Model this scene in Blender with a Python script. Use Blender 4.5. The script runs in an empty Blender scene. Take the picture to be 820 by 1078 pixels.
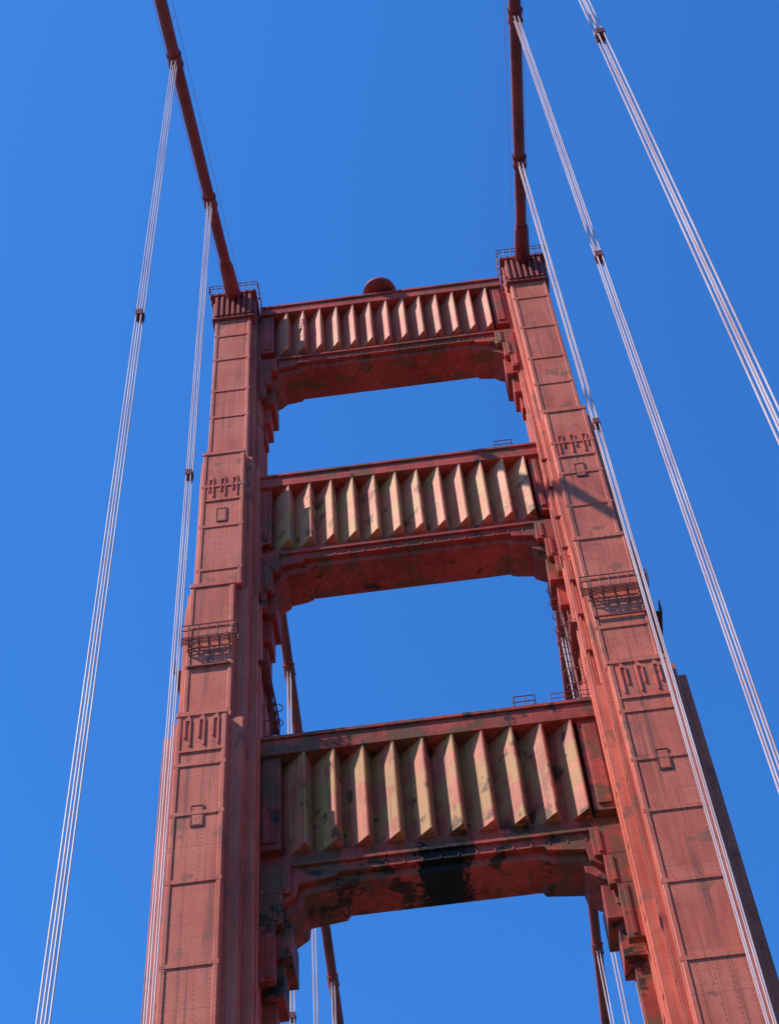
import bpy, bmesh, math, random
from mathutils import Vector, Matrix
random.seed(4)
scene=bpy.context.scene
# ---------------------------------------------------------------- materials
def new_mat(name):
    m=bpy.data.materials.new(name); m.use_nodes=True
    nt=m.node_tree; nt.nodes.clear()
    out=nt.nodes.new('ShaderNodeOutputMaterial'); b=nt.nodes.new('ShaderNodeBsdfPrincipled')
    nt.links.new(b.outputs[0],out.inputs[0]); return m,nt,b
def N(nt,t,**k):
    n=nt.nodes.new(t)
    for a,v in k.items(): setattr(n,a,v)
    return n
def M(nt,op,a,b=None,c=None):
    n=nt.nodes.new('ShaderNodeMath'); n.operation=op
    for i,v in enumerate((a,b,c)):
        if v is None: continue
        if isinstance(v,(int,float)): n.inputs[i].default_value=v
        else: nt.links.new(v,n.inputs[i])
    return n.outputs[0]
def mix(nt,f,a,b):
    n=nt.nodes.new('ShaderNodeMixRGB')
    for s,v in ((0,f),(1,a),(2,b)):
        if isinstance(v,(int,float)): n.inputs[s].default_value=v
        elif isinstance(v,tuple): n.inputs[s].default_value=(*v,1)
        else: nt.links.new(v,n.inputs[s])
    return n.outputs[0]
def ramp(nt,v,p0,p1):
    n=nt.nodes.new('ShaderNodeMapRange'); n.inputs[1].default_value=p0; n.inputs[2].default_value=p1
    nt.links.new(v,n.inputs[0]); return n.outputs[0]
def steel(name,base,dark,patch=None,amt=0.0,seams=True,pz=3.05,rough=.62,stain=None,patch2=None,p2=.57,streak=None):
    m,nt,b=new_mat(name); L=nt.links
    tc=N(nt,'ShaderNodeTexCoord'); sep=N(nt,'ShaderNodeSeparateXYZ'); L.new(tc.outputs['Object'],sep.inputs[0])
    mp=N(nt,'ShaderNodeMapping'); mp.inputs['Scale'].default_value=(1.9,1.9,.13); L.new(tc.outputs['Object'],mp.inputs[0])
    n1=N(nt,'ShaderNodeTexNoise'); n1.inputs['Scale'].default_value=1.0; n1.inputs['Detail'].default_value=6; L.new(mp.outputs[0],n1.inputs[0])
    n2=N(nt,'ShaderNodeTexNoise'); n2.inputs['Scale'].default_value=.22; n2.inputs['Detail'].default_value=5; L.new(tc.outputs['Object'],n2.inputs[0])
    n3=N(nt,'ShaderNodeTexNoise'); n3.inputs['Scale'].default_value=2.6; n3.inputs['Detail'].default_value=8; n3.inputs['Roughness'].default_value=.7; L.new(tc.outputs['Object'],n3.inputs[0])
    c=mix(nt,ramp(nt,n1.outputs[0],.35,.66),base,dark)
    light=tuple(min(.85,x*1.25+.01) for x in base)
    c=mix(nt,M(nt,'MULTIPLY',ramp(nt,n2.outputs[0],.42,.62),.75),c,light)
    c=mix(nt,M(nt,'MULTIPLY',ramp(nt,n3.outputs[0],.50,.72),.55),c,dark)
    def blotch(col,loc,sc,lo,hi,st,c):
        n4=N(nt,'ShaderNodeTexNoise'); n4.inputs['Scale'].default_value=sc; n4.inputs['Detail'].default_value=7; n4.inputs['Roughness'].default_value=.62
        mp4=N(nt,'ShaderNodeMapping'); mp4.inputs['Location'].default_value=loc; L.new(tc.outputs['Object'],mp4.inputs[0]); L.new(mp4.outputs[0],n4.inputs[0])
        return mix(nt,M(nt,'MULTIPLY',ramp(nt,n4.outputs[0],lo,hi),st),c,col)
    if patch: c=blotch(patch,(13,5,7),.42,.52-.1*amt,.57-.1*amt,.85,c)
    if patch2: c=blotch(patch2,(43,15,27),.5,p2,p2+.04,.9,c)
    if streak:
        ms=N(nt,'ShaderNodeMapping'); ms.inputs['Scale'].default_value=(3.2,3.2,.09); ms.inputs['Location'].default_value=(3,9,1); L.new(tc.outputs['Object'],ms.inputs[0])
        ns=N(nt,'ShaderNodeTexNoise'); ns.inputs['Scale'].default_value=1.0; ns.inputs['Detail'].default_value=4; L.new(ms.outputs[0],ns.inputs[0])
        c=mix(nt,M(nt,'MULTIPLY',ramp(nt,ns.outputs[0],.56,.72),.7),c,streak)
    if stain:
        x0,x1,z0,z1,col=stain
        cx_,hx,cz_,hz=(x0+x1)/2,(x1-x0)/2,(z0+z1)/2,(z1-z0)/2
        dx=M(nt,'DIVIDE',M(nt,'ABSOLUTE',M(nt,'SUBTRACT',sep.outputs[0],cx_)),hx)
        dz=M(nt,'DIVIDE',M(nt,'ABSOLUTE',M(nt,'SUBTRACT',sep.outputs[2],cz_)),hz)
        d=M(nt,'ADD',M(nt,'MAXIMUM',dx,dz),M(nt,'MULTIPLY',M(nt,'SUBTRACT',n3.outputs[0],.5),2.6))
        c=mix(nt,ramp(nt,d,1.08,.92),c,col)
    h=n3.outputs[0]
    if seams:
        u=M(nt,'ADD',sep.outputs[0],sep.outputs[1])
        fu=M(nt,'ABSOLUTE',M(nt,'SUBTRACT',M(nt,'FRACT',M(nt,'DIVIDE',u,.86)),.5))
        lu=M(nt,'LESS_THAN',fu,.055)
        fz=M(nt,'ABSOLUTE',M(nt,'SUBTRACT',M(nt,'FRACT',M(nt,'DIVIDE',sep.outputs[2],pz)),.5))
        lz=M(nt,'LESS_THAN',fz,.012)
        dz=M(nt,'LESS_THAN',M(nt,'ABSOLUTE',M(nt,'SUBTRACT',M(nt,'FRACT',M(nt,'DIVIDE',sep.outputs[2],.34)),.5)),.25)
        dots=M(nt,'MULTIPLY',lu,dz)
        s=M(nt,'MAXIMUM',M(nt,'MULTIPLY',dots,.42),M(nt,'MULTIPLY',lz,.3))
        s=M(nt,'MULTIPLY',s,ramp(nt,n2.outputs[0],.36,.58))
        c=mix(nt,s,c,tuple(x*.35 for x in dark))
        h=M(nt,'SUBTRACT',h,s)
    L.new(c,b.inputs['Base Color'])
    bp=N(nt,'ShaderNodeBump'); bp.inputs['Strength'].default_value=.35; bp.inputs['Distance'].default_value=.03
    L.new(h,bp.inputs['Height']); L.new(bp.outputs[0],b.inputs['Normal'])
    b.inputs['Roughness'].default_value=rough
    b.inputs['Specular IOR Level'].default_value=.22
    return m
LEG=steel('leg_paint',(.80,.165,.09),(.56,.105,.06),patch2=(.42,.13,.075),p2=.6,streak=(.22,.085,.06))
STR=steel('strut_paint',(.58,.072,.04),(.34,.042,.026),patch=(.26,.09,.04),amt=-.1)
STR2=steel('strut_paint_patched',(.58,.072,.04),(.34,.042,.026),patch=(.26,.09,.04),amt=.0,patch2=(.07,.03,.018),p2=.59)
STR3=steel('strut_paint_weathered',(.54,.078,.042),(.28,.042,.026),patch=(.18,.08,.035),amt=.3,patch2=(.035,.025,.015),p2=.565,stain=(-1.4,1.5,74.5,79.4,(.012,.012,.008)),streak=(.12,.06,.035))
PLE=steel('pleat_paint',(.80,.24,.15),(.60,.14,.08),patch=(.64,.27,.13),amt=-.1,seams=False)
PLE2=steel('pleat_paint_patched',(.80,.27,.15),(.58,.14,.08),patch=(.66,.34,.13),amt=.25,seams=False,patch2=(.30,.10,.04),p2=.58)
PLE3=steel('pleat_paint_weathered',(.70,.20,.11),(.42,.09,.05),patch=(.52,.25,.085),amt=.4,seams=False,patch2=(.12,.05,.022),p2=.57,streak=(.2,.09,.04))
CAB=steel('cable_paint',(.40,.066,.05),(.25,.045,.034),seams=False)
DRK=steel('dark_fitting_paint',(.24,.06,.05),(.13,.038,.033),seams=False)
ROP=steel('rope_paint',(.80,.52,.49),(.62,.36,.33),seams=False,rough=.45)
def simple(name,c1,c2,scale,rough=.9):
    m,nt,b=new_mat(name); tc=N(nt,'ShaderNodeTexCoord'); n=N(nt,'ShaderNodeTexNoise'); n.inputs['Scale'].default_value=scale; n.inputs['Detail'].default_value=8
    nt.links.new(tc.outputs['Object'],n.inputs[0]); nt.links.new(mix(nt,n.outputs[0],c1,c2),b.inputs['Base Color']); b.inputs['Roughness'].default_value=rough
    bp=N(nt,'ShaderNodeBump'); bp.inputs['Strength'].default_value=.3; nt.links.new(n.outputs[0],bp.inputs['Height']); nt.links.new(bp.outputs[0],b.inputs['Normal'])
    return m
ASP=simple('asphalt',(.04,.04,.042),(.07,.07,.07),3)
CON=simple('concrete',(.28,.27,.25),(.36,.35,.33),2)
WAT=simple('water_surface',(.02,.05,.06),(.03,.07,.08),.05,.15)
WHT=simple('white_line_paint',(.75,.75,.72),(.82,.82,.8),5)

# ---------------------------------------------------------------- mesh helpers
def mk(name,bm,mat,parent=None,smooth=False,bev=0):
    bmesh.ops.recalc_face_normals(bm,faces=bm.faces)
    me=bpy.data.meshes.new(name); bm.to_mesh(me); bm.free()
    o=bpy.data.objects.new(name,me); scene.collection.objects.link(o); me.materials.append(mat)
    if parent: o.parent=parent
    if smooth:
        for p in me.polygons: p.use_smooth=True
    if bev:
        md=o.modifiers.new('b','BEVEL'); md.width=bev; md.segments=1; md.limit_method='ANGLE'
    return o
def box(bm,x0,x1,y0,y1,z0,z1):
    if x0>x1:x0,x1=x1,x0
    v=[bm.verts.new((x,y,z)) for z in (z0,z1) for y in (y0,y1) for x in (x0,x1)]
    for f in ((0,1,3,2),(4,6,7,5),(0,4,5,1),(1,5,7,3),(3,7,6,2),(2,6,4,0)): bm.faces.new([v[i] for i in f])
def prism(bm,pts,axis,a,b):
    def P(p,t): return (p[0],p[1],t) if axis=='z' else (p[0],t,p[1])
    A=[bm.verts.new(P(p,a)) for p in pts]; B=[bm.verts.new(P(p,b)) for p in pts]
    bm.faces.new(A); bm.faces.new(B[::-1]); n=len(pts)
    for i in range(n): bm.faces.new((A[i],A[(i+1)%n],B[(i+1)%n],B[i]))
def tube(bm,p,q,r,seg=8,r2=None):
    p=Vector(p);q=Vector(q);d=(q-p).normalized()
    a=d.orthogonal().normalized(); b=d.cross(a); r2=r if r2 is None else r2
    A=[];B=[]
    for i in range(seg):
        t=2*math.pi*i/seg; o=a*math.cos(t)+b*math.sin(t)
        A.append(bm.verts.new(p+o*r));B.append(bm.verts.new(q+o*r2))
    bm.faces.new(A[::-1]);bm.faces.new(B)
    for i in range(seg): bm.faces.new((A[i],A[(i+1)%seg],B[(i+1)%seg],B[i]))
def rail(bm,pts,h=1.15,r=.035,step=1.0,closed=False):
    n=len(pts)
    for i in range(n if closed else n-1):
        a=Vector(pts[i]);b=Vector(pts[(i+1)%n]); L=(b-a).length; k=max(1,int(L/step))
        for j in range(k+1):
            p=a.lerp(b,j/k); tube(bm,p,p+Vector((0,0,h)),r,5)
        for hh in (h,h*.55): tube(bm,a+Vector((0,0,hh)),b+Vector((0,0,hh)),r,5)

YC=3.75   # tower centreline in y
tower=bpy.data.objects.new('suspension_bridge_tower',None); scene.collection.objects.link(tower)
STRUTS=[(151.9,142.3,13,10.15),(122.2,111.7,12,10.3),(90.3,78.8,10,9.65),(56.0,43.5,9,9.3)]
SEC=[(150.0,123.5,0.0,12.05,15.35,11.75,15.45,11.35,15.55),
     (123.5,105.0,-.9,12.1,15.45,11.65,15.75,11.2,16.0),
     (105.0,90.0,-1.3,12.25,15.7,11.7,16.05,11.1,16.4),
     (90.0,43.0,-2.0,12.35,15.85,11.7,16.4,11.0,17.1),
     (43.0,-67.0,-2.8,12.2,16.4,11.2,17.4,10.6,18.4)]
def leg(s,nm):
    bm=bmesh.new()
    def sec(i):
        t=list(SEC[i]); 
        if i in (2,3):
            t[3]+= .25 if s<0 else -.3
        return t
    for i in range(5):
        (zt,zb,yf,a0,a1,b0,b1,c0,c1)=sec(i)
        yb=2*YC-yf
        box(bm,s*a0,s*a1,yf,yb,zb,zt)
        box(bm,s*b0,s*b1,yf+.75,yb-.75,zb,zt-.06)
        box(bm,s*c0,s*c1,yf+1.75,yb-1.75,zb,zt-.12)
        for x in (a0+.17,a1-.17): 
            for yy in (yf-.03,yb+.03): box(bm,s*(x-.14),s*(x+.14),yy-.03,yy+.03,zb+.02,zt-.5)
        box(bm,s*(a0-.06),s*(a1+.06),yf-.09,yf+.05,zt-.42,zt+.03)
        box(bm,s*(a0-.03),s*(a1+.03),yf-.08,yf+.04,zb+.1,zb+.55)
        for yy in (yf+2.6,YC,2*YC-yf-2.6):
            box(bm,s*(c0-.12),s*(c0+.1),yy-.28,yy+.28,zb+.03,zt-.2)
        box(bm,s*(b0-.1),s*(b0+.1),yf+1.05,yf+1.35,zb+.03,zt-.2)
        box(bm,s*(a0-.07),s*(a0+.1),yf+.25,yf+.5,zb+.03,zt-.5)
    mk('leg_'+nm,bm,LEG,tower,bev=.04)
    bm=bmesh.new()
    for i in range(4):
        (zt,zb,yf,a0,a1,b0,b1,c0,c1)=sec(i)
        z=zt-5.2
        while z>zb+1:
            box(bm,s*(a0-.02),s*(a1+.02),yf-.068,yf+.02,z,z+.3)
            box(bm,s*(c0-.05),s*(c0+.1),yf+1.9,2*YC-yf-1.9,z-.4,z-.15)
            box(bm,s*(b0-.04),s*(b0+.1),yf+.8,yf+1.7,z-.4,z-.15)
            z-=random.choice((4.4,5.6,6.3))
    mk('splice_plates_'+nm,bm,LEG,tower)
    bm=bmesh.new()
    for zc,i in ((118.4,1),(88.2,3)):
        yf,a0,a1=sec(i)[2:5]; w=(a1-a0)
        for k in range(3):
            xc=a0+w*(.22+.28*k)
            for q in (-.17,.17):
                box(bm,s*(xc+q-.05),s*(xc+q+.05),yf-.09,yf-.001,zc-1.5+(q+.17)*2.2,zc+.9)
            prism(bm,[(s*(xc-.22),zc+.9),(s*(xc+.22),zc+.9),(s*(xc+.22),zc+1.0),(s*(xc-.1),zc+1.45)],'y',yf-.09,yf-.001)
        box(bm,s*(a0+.3),s*(a1-.3),yf-.09,yf-.002,zc-2.1,zc-1.95)
    mk('relief_'+nm,bm,LEG,tower)
    bm=bmesh.new()
    for zc,i in ((114.3,1),(80.3,3)):
        yf,a0,a1=sec(i)[2:5]; xc=(a0+a1)/2
        for (x0,x1,z0,z1) in ((-.40,-.34,-.9,.9),(.34,.40,-.9,.9),(-.34,.34,.83,.9),(-.34,.34,-.9,-.83)):
            box(bm,s*(xc+x0),s*(xc+x1),yf-.07,yf-.001,zc+z0,zc+z1)
    mk('hatch_frame_'+nm,bm,DRK,tower)
    bm=bmesh.new()
    for zc,i in ((114.3,1),(80.3,3)):
        yf,a0,a1=sec(i)[2:5]; xc=(a0+a1)/2
        box(bm,s*(xc-.3),s*(xc+.3),yf-.05,yf-.002,zc-.75,zc+.75)
    mk('hatch_'+nm,bm,LEG,tower)
    bm=bmesh.new()
    box(bm,s*11.95,s*15.45,-.1,2*YC+.1,150.0,152.4)
    for k in range(7):
        xc=12.15+k*(15.25-12.15)/6
        for y0,y1 in ((-.42,-.102),(2*YC+.102,2*YC+.42)): box(bm,s*(xc-.13),s*(xc+.13),y0,y1,148.4,152.35)
    for k in range(9):
        yc=.4+k*.84
        for x0,x1 in ((11.7,11.948),(15.452,15.7)): box(bm,s*x0,s*x1,yc-.16,yc+.16,148.6,152.35)
    box(bm,s*11.75,s*15.65,-.3,2*YC+.3,148.0,148.3)
    box(bm,s*11.55,s*15.85,-.5,2*YC+.5,152.4,152.8)
    box(bm,s*12.4,s*15.0,1.2,2*YC-1.2,152.8,154.2)
    mk('cap_'+nm,bm,CAB,tower,bev=.03)
    bm=bmesh.new()
    P=[(s*11.4,-.65,152.8),(s*16.0,-.65,152.8),(s*16.0,8.15,152.8),(s*11.4,8.15,152.8)]
    rail(bm,P,1.2,.045,.6,True)
    for y in (.5,2.5,5,7): tube(bm,(s*11.5,y,152.6),(s*11.4,y,152.85),.05,5)
    mk('cap_railing_'+nm,bm,DRK,tower)
    bm=bmesh.new(); z=98.0; yf,a0,a1=sec(2)[2:5]
    x0,x1=a0-.35,a1+.45; ya=yf-.75; yb=2*YC-ya
    for k in range(6): box(bm,s*x0,s*x1,ya+k*.12,ya+k*.12+.05,z-.06,z)
    for xx in (x0,x1-.06): box(bm,s*xx,s*(xx+.06),ya,yf-.01,z-.14,z-.061)
    for (p,q) in ((11.1-.5,11.09),(16.41,17.0)):
        box(bm,s*p,s*q,yf+2.0,yb-2.0,z-.1,z)
        rail(bm,[(s*(p if p<12 else q),yf+2.0,z),(s*(p if p<12 else q),yb-2,z)],1.2,.04,.8)
    for xx in [a0+.2+k*(a1-a0-.4)/4 for k in range(5)]:
        tube(bm,(s*xx,ya+.1,z-.1),(s*xx,yf-.03,z-1.3),.05,5); tube(bm,(s*xx,ya,z-.1),(s*xx,yf,z-.1),.05,5)
    rail(bm,[(s*x0,yf,z),(s*x0,ya,z),(s*x1,ya,z),(s*x1,yf,z)],1.25,.045,.6)
    box(bm,s*(a0+.1),s*(a1-.1),yf-.2,yf-.09,z-2.6,z-2.45)
    mk('inspection_walkway_'+nm,bm,DRK,tower)
leg(-1,'west'); leg(1,'east')

def strut(i):
    zt,zb,n,hw=STRUTS[i]
    sec=SEC[min(i,3)]; xi=sec[7]+.02
    yF=1.2; yB=2*YC-yF; H=zt-zb; tc=.15*H; bc=.125*H; pd=1.35
    bm=bmesh.new()
    box(bm,-xi,xi,yF+pd,yB-pd,zb+.01,zt-.1)
    box(bm,-xi,xi,yF-.02,yB+.02,zt-tc,zt)
    box(bm,-xi+.01,xi-.01,yF-.16,yF-.021,zt-.32,zt-.02)
    box(bm,-xi,xi,yF+.85,yB-.85,zb+.25,zb+bc)
    box(bm,-xi,xi,yF+.4,yB-.4,zb,zb+.26)
    for s in (-1,1):
        box(bm,s*hw,s*(xi-.001),yF+.25,yB-.25,zb+bc-.01,zt-tc+.01)
        box(bm,s*(hw+.3),s*(xi-.3),yF+.12,yF+.249,zb+bc+.5,zt-tc-.5)
    d=1.3; hs=1.4 if i>=2 else 1.0
    def prof(o,k):
        z0=zb+.02; zz=zb-d-o
        R=[(-xi+.005,z0),(-xi+.005,zz-3.2*hs),(-xi+.9*hs,zz-3.0*hs),(-xi+1.0*hs,zz-1.8*hs),(-xi+1.9*hs,zz-1.1*hs),(-xi+2.0*hs,zz-.65),(-xi+3.6*hs,zz-.35),(-xi+3.75*hs,zz)]
        R=[(x+ (k if j>1 else 0),z) for j,(x,z) in enumerate(R)]
        return R+[(-x,z) for x,z in R[::-1]]
    prism(bm,prof(0,0),'y',yF+1.0,yB-1.15)
    prism(bm,prof(-.6,-.35),'y',yF+.6,yB-.6)
    for s in (-1,1):
        e=.55 if i>=2 else 0
        for (w,za,zc,yy) in ((1.15+e*1.5,zb-d-2.6,zb-d-5.2,1.5),(.75+e*1.3,zb-d-5.2,zb-d-7.8,1.9),(.4+e,zb-d-7.8,zb-d-10-e*6,2.3)):
            box(bm,s*(xi-w),s*(xi+.1),yF+yy-.4,yB-yy+.4,zc,za)
        for (w,za,zc) in ((1.5+e,zb+.0,zb-2.2),(1.0+e,zb-2.2,zb-4.6),(.55+e,zb-4.6,zb-6.6-e*4)):
            box(bm,s*(xi-w),s*(xi+.1),yF+.32,yF+.89,zc,za-.01)
            box(bm,s*(xi-w+.3),s*(xi-w+.55),yF+.22,yF+.318,zc+.2,za-.2)
    for k in range(-3,4):
        box(bm,k*2.6-.06,k*2.6+.06,yF+1.1,yB-1.3,zb-d-.06,zb-d+.01)
    for k in range(-8,9):
        box(bm,k*1.1-.05,k*1.1+.05,yF+.55,yF+.598,zb-d+.65,zb-.02)
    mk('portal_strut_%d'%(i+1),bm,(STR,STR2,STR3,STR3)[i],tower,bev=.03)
    bm=bmesh.new(); p=2*hw/n
    for side in (0,1):
        yr=yF+.02 if side==0 else yB-.02; yw=yF+pd if side==0 else yB-pd
        for k in range(n):
            x0=-hw+k*p; xr=x0+p*.80
            prism(bm,[(x0+.0,yw),(xr-.04,yr),(xr+.06,yr),(x0+p-.03,yw)],'z',zb+bc+.02,zt-tc-.0015)
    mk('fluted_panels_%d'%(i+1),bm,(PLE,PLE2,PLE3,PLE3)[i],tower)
for i in range(4): strut(i)

bm=bmesh.new()
c=Vector((.0,1.7,151.9))
tube(bm,c,c+Vector((0,0,.7)),.5,16); tube(bm,c+Vector((0,0,.7)),c+Vector((0,0,1.0)),1.3,24,1.6); tube(bm,c+Vector((0,0,1.0)),c+Vector((0,0,1.5)),1.6,24,1.5)
mk('beacon_drum',bm,CAB,tower)
bm=bmesh.new()
for (x,z) in ((8.6,122.2),(6.6,90.3)):
    rail(bm,[(x-.7,1.3,z),(x+.7,1.3,z),(x+.7,2.6,z),(x-.7,2.6,z)],1.2,.04,.7,True)
rail(bm,[(8.3,1.25,90.3),(11.0,1.25,90.3)],1.0,.03,.8)
mk('strut_guard_rails',bm,DRK,tower)
bm=bmesh.new()
for s,z0,z1 in ((1,88,109),(-1,88,98)):
    x=s*(10.55); 
    for y in (3.2,3.8): tube(bm,(x,y,z0),(x,y,z1),.05,5)
    z=z0
    while z<z1:
        tube(bm,(x,3.2,z),(x,3.8,z),.03,4); z+=.45
    for k in range(int((z1-z0)/1.6)):
        zz=z0+k*1.6
        pts=[(x,3.1,zz),(x-s*.6,3.2,zz),(x-s*.8,3.5,zz),(x-s*.6,3.8,zz),(x,3.9,zz)]
        for a,b in zip(pts,pts[1:]): tube(bm,a,b,.035,4)
        tube(bm,(x,3.2,zz),(s*11.2,3.2,zz),.035,4)
mk('access_ladders',bm,DRK,tower)
bm=bmesh.new()
tube(bm,(11.35,.3,124),(11.3,.2,43),.07,6); tube(bm,(11.15,.9,112),(11.1,.7,43),.05,6); tube(bm,(-11.3,.3,90),(-11.3,.0,43),.06,6)
for z in range(46,122,4):
    box(bm,11.2,11.75,.1,.45,z,z+.12)
mk('conduits',bm,CAB,tower)

# ---------------------------------------------------------------- cables
def cz(y):
    if y<YC: L=YC-y; return 154.0-.4469*L+.000349*L*L
    L=y-YC; return 154.0-.46*L+.0002*L*L
for s in (-1,1):
    par=bpy.data.objects.new('main_suspension_cable',None); scene.collection.objects.link(par)
    bm=bmesh.new(); ys=[-640+8*k for k in range(0,80)]+[YC-2,YC+2]+[YC+6+8*k for k in range(40)]
    ys=sorted(set(ys)); seg=14; prev=None
    for y in ys:
        z=cz(y); 
        if abs(y-YC)<3: z=153.6
        dz=(cz(y+.5)-cz(y-.5)); t=Vector((0,1,dz)).normalized(); a=Vector((1,0,0)); b=t.cross(a)
        ring=[bm.verts.new(Vector((s*13.7,y,z))+(a*math.cos(2*math.pi*i/seg)+b*math.sin(2*math.pi*i/seg))*.49) for i in range(seg)]
        if prev:
            for i in range(seg): bm.faces.new((prev[i],prev[(i+1)%seg],ring[(i+1)%seg],ring[i]))
        prev=ring
    mk('wrapped_cable',bm,CAB,par,smooth=True)
    bm=bmesh.new()
    def P(y,dx=0,dz=0): return (s*13.7+dx,y,cz(y)+dz)
    tube(bm,P(-.2),P(-4.2),.74,16,.64); tube(bm,P(-4.2),P(-4.8),.64,16,.52)
    tube(bm,P(8),P(12),.7,16,.6)
    for k in range(1,40):
        for y in (YC-1.0-15.24*k,YC+1.0+15.24*k if k<19 else None):
            if y is None: continue
            tube(bm,P(y-.45),P(y+.45),.57,14)
            for dy in (-.5,.5): tube(bm,P(y+dy-.06),P(y+dy+.06),.62,14)
    mk('cable_bands',bm,CAB,par)
    bm=bmesh.new()
    for dx in (-.75,.75):
        y=-1.0
        while y>-300:
            y2=y-7.6; tube(bm,P(y,dx,1.1),P(y2,dx,1.1),.02,4); tube(bm,P(y2,dx*.6,.1),P(y2,dx,1.1),.02,4); y=y2
    mk('hand_ropes',bm,CAB,par)
for s in (-1,1):
    for k in list(range(1,26))+[-j for j in range(1,12)]:
        if s<0 and k==3: continue
        y=(YC-1.0-15.24*k) if k>0 else (YC+1.0-15.24*k)
        zt=cz(y)-.3
        if zt<4: continue
        bm=bmesh.new()
        for dy in (-.25,.25):
            for dx in (-.15,.15):
                tube(bm,(s*13.7+dx,y+dy,zt+.2),(s*13.7+dx,y+dy,-1),.045,6)
        bmc=bmesh.new()
        z={1:102.0,2:96.0}.get(abs(k),zt*.68)
        box(bmc,s*13.7-.22,s*13.7+.22,y-.32,y+.32,z-.3,z+.3)
        box(bmc,s*13.7-.28,s*13.7+.28,y-.1,y+.1,z-.12,z+.12)
        par=mk('suspender_ropes',bm,ROP)
        mk('spacer_clamps',bmc,DRK,par)

# ---------------------------------------------------------------- deck and water
bm=bmesh.new(); box(bm,-9.4,9.4,-640,340,-.3,0); deck=mk('bridge_roadway',bm,ASP)
bm=bmesh.new()
for s in (-1,1):
    box(bm,s*9.402,s*10.5,-640,340,-.3,.16)
    box(bm,s*10.502,s*13.2,-640,-3.5,-.3,.15); box(bm,s*10.502,s*13.2,11,340,-.3,.15)
mk('bridge_sidewalk',bm,CON)
bm=bmesh.new()
for x in (-6.2,-3.1,0,3.1,6.2):
    y=-640
    while y<335: box(bm,x-.07,x+.07,y,y+3.5,.004,.006); y+=11
mk('lane_markings',bm,WHT)
bm=bmesh.new()
for s in (-1,1):
    for a,b in ((-300,-3.5),(11,300)):
        y=a
        while y<b: box(bm,s*13.05,s*13.11,y,y+.06,.15,1.3); y+=.9
        box(bm,s*13.0,s*13.16,a,b,1.3,1.4)
    box(bm,s*13.25,s*14.2,-640,340,-3.5,-.35)
mk('bridge_railing',bm,CAB)
bm=bmesh.new(); S=20000
f=bm.faces.new([bm.verts.new(p) for p in ((-S,-S,-67),(S,-S,-67),(S,S,-67),(-S,S,-67))]); mk('sea_water',bm,WAT)

# ---------------------------------------------------------------- light
sd=Vector((-2.2,-1.0,2.9)).normalized()
sun=bpy.data.lights.new('sun','SUN'); sun.energy=5; sun.angle=math.radians(.53); sun.color=(1,.96,.89)
so=bpy.data.objects.new('sun',sun); scene.collection.objects.link(so); so.rotation_euler=sd.to_track_quat('Z','Y').to_euler()
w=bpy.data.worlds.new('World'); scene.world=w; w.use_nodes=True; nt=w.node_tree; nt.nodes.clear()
sky=nt.nodes.new('ShaderNodeTexSky'); sky.sky_type='NISHITA'; sky.sun_disc=False
sky.sun_elevation=math.asin(sd.z); sky.sun_rotation=math.atan2(sd.x,sd.y)%(2*math.pi)
sky.air_density=1.0; sky.dust_density=.3; sky.ozone_density=3.0; sky.altitude=60
bg=nt.nodes.new('ShaderNodeBackground'); bg.inputs[1].default_value=.13
tint=nt.nodes.new('ShaderNodeMixRGB'); tint.blend_type='MULTIPLY'; tint.inputs[0].default_value=1; tint.inputs[2].default_value=(.41,1.18,2.0,1)
# lower sky band dimmed out of frame to weaken ambient fill in shadow
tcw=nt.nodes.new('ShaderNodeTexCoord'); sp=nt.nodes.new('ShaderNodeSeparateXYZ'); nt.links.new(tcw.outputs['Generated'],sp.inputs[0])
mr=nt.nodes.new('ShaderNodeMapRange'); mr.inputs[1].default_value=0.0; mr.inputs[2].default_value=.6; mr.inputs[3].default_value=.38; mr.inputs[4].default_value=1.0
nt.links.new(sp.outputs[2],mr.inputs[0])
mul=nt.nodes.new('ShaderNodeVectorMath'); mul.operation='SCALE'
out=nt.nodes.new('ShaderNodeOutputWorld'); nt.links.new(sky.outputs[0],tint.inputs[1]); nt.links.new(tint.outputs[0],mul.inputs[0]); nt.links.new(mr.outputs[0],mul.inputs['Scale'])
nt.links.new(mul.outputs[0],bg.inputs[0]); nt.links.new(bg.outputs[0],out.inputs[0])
scene.view_settings.view_transform='Standard'; scene.view_settings.look='None'; scene.view_settings.exposure=0

# ---------------------------------------------------------------- camera
cd=bpy.data.cameras.new('camera'); cam=bpy.data.objects.new('camera',cd); scene.collection.objects.link(cam)
cd.sensor_fit='VERTICAL'; cd.sensor_height=36; cd.lens=1860/1078*36; cd.clip_end=40000; cd.clip_start=.1
Z=Vector((-120,1248,-1860)).normalized()
X=Vector((1,.125,.0194)); X=(X-Z*X.dot(Z)).normalized(); Y=Z.cross(X)
cx=Vector((X.x,Y.x,Z.x)); cy=Vector((X.y,Y.y,Z.y)); cz_=Vector((X.z,Y.z,Z.z))
R=Matrix((cx,cy,cz_)).transposed()
cam.matrix_world=Matrix.Translation((1.56,-75.1,1.7)) @ R.to_4x4()
scene.camera=cam
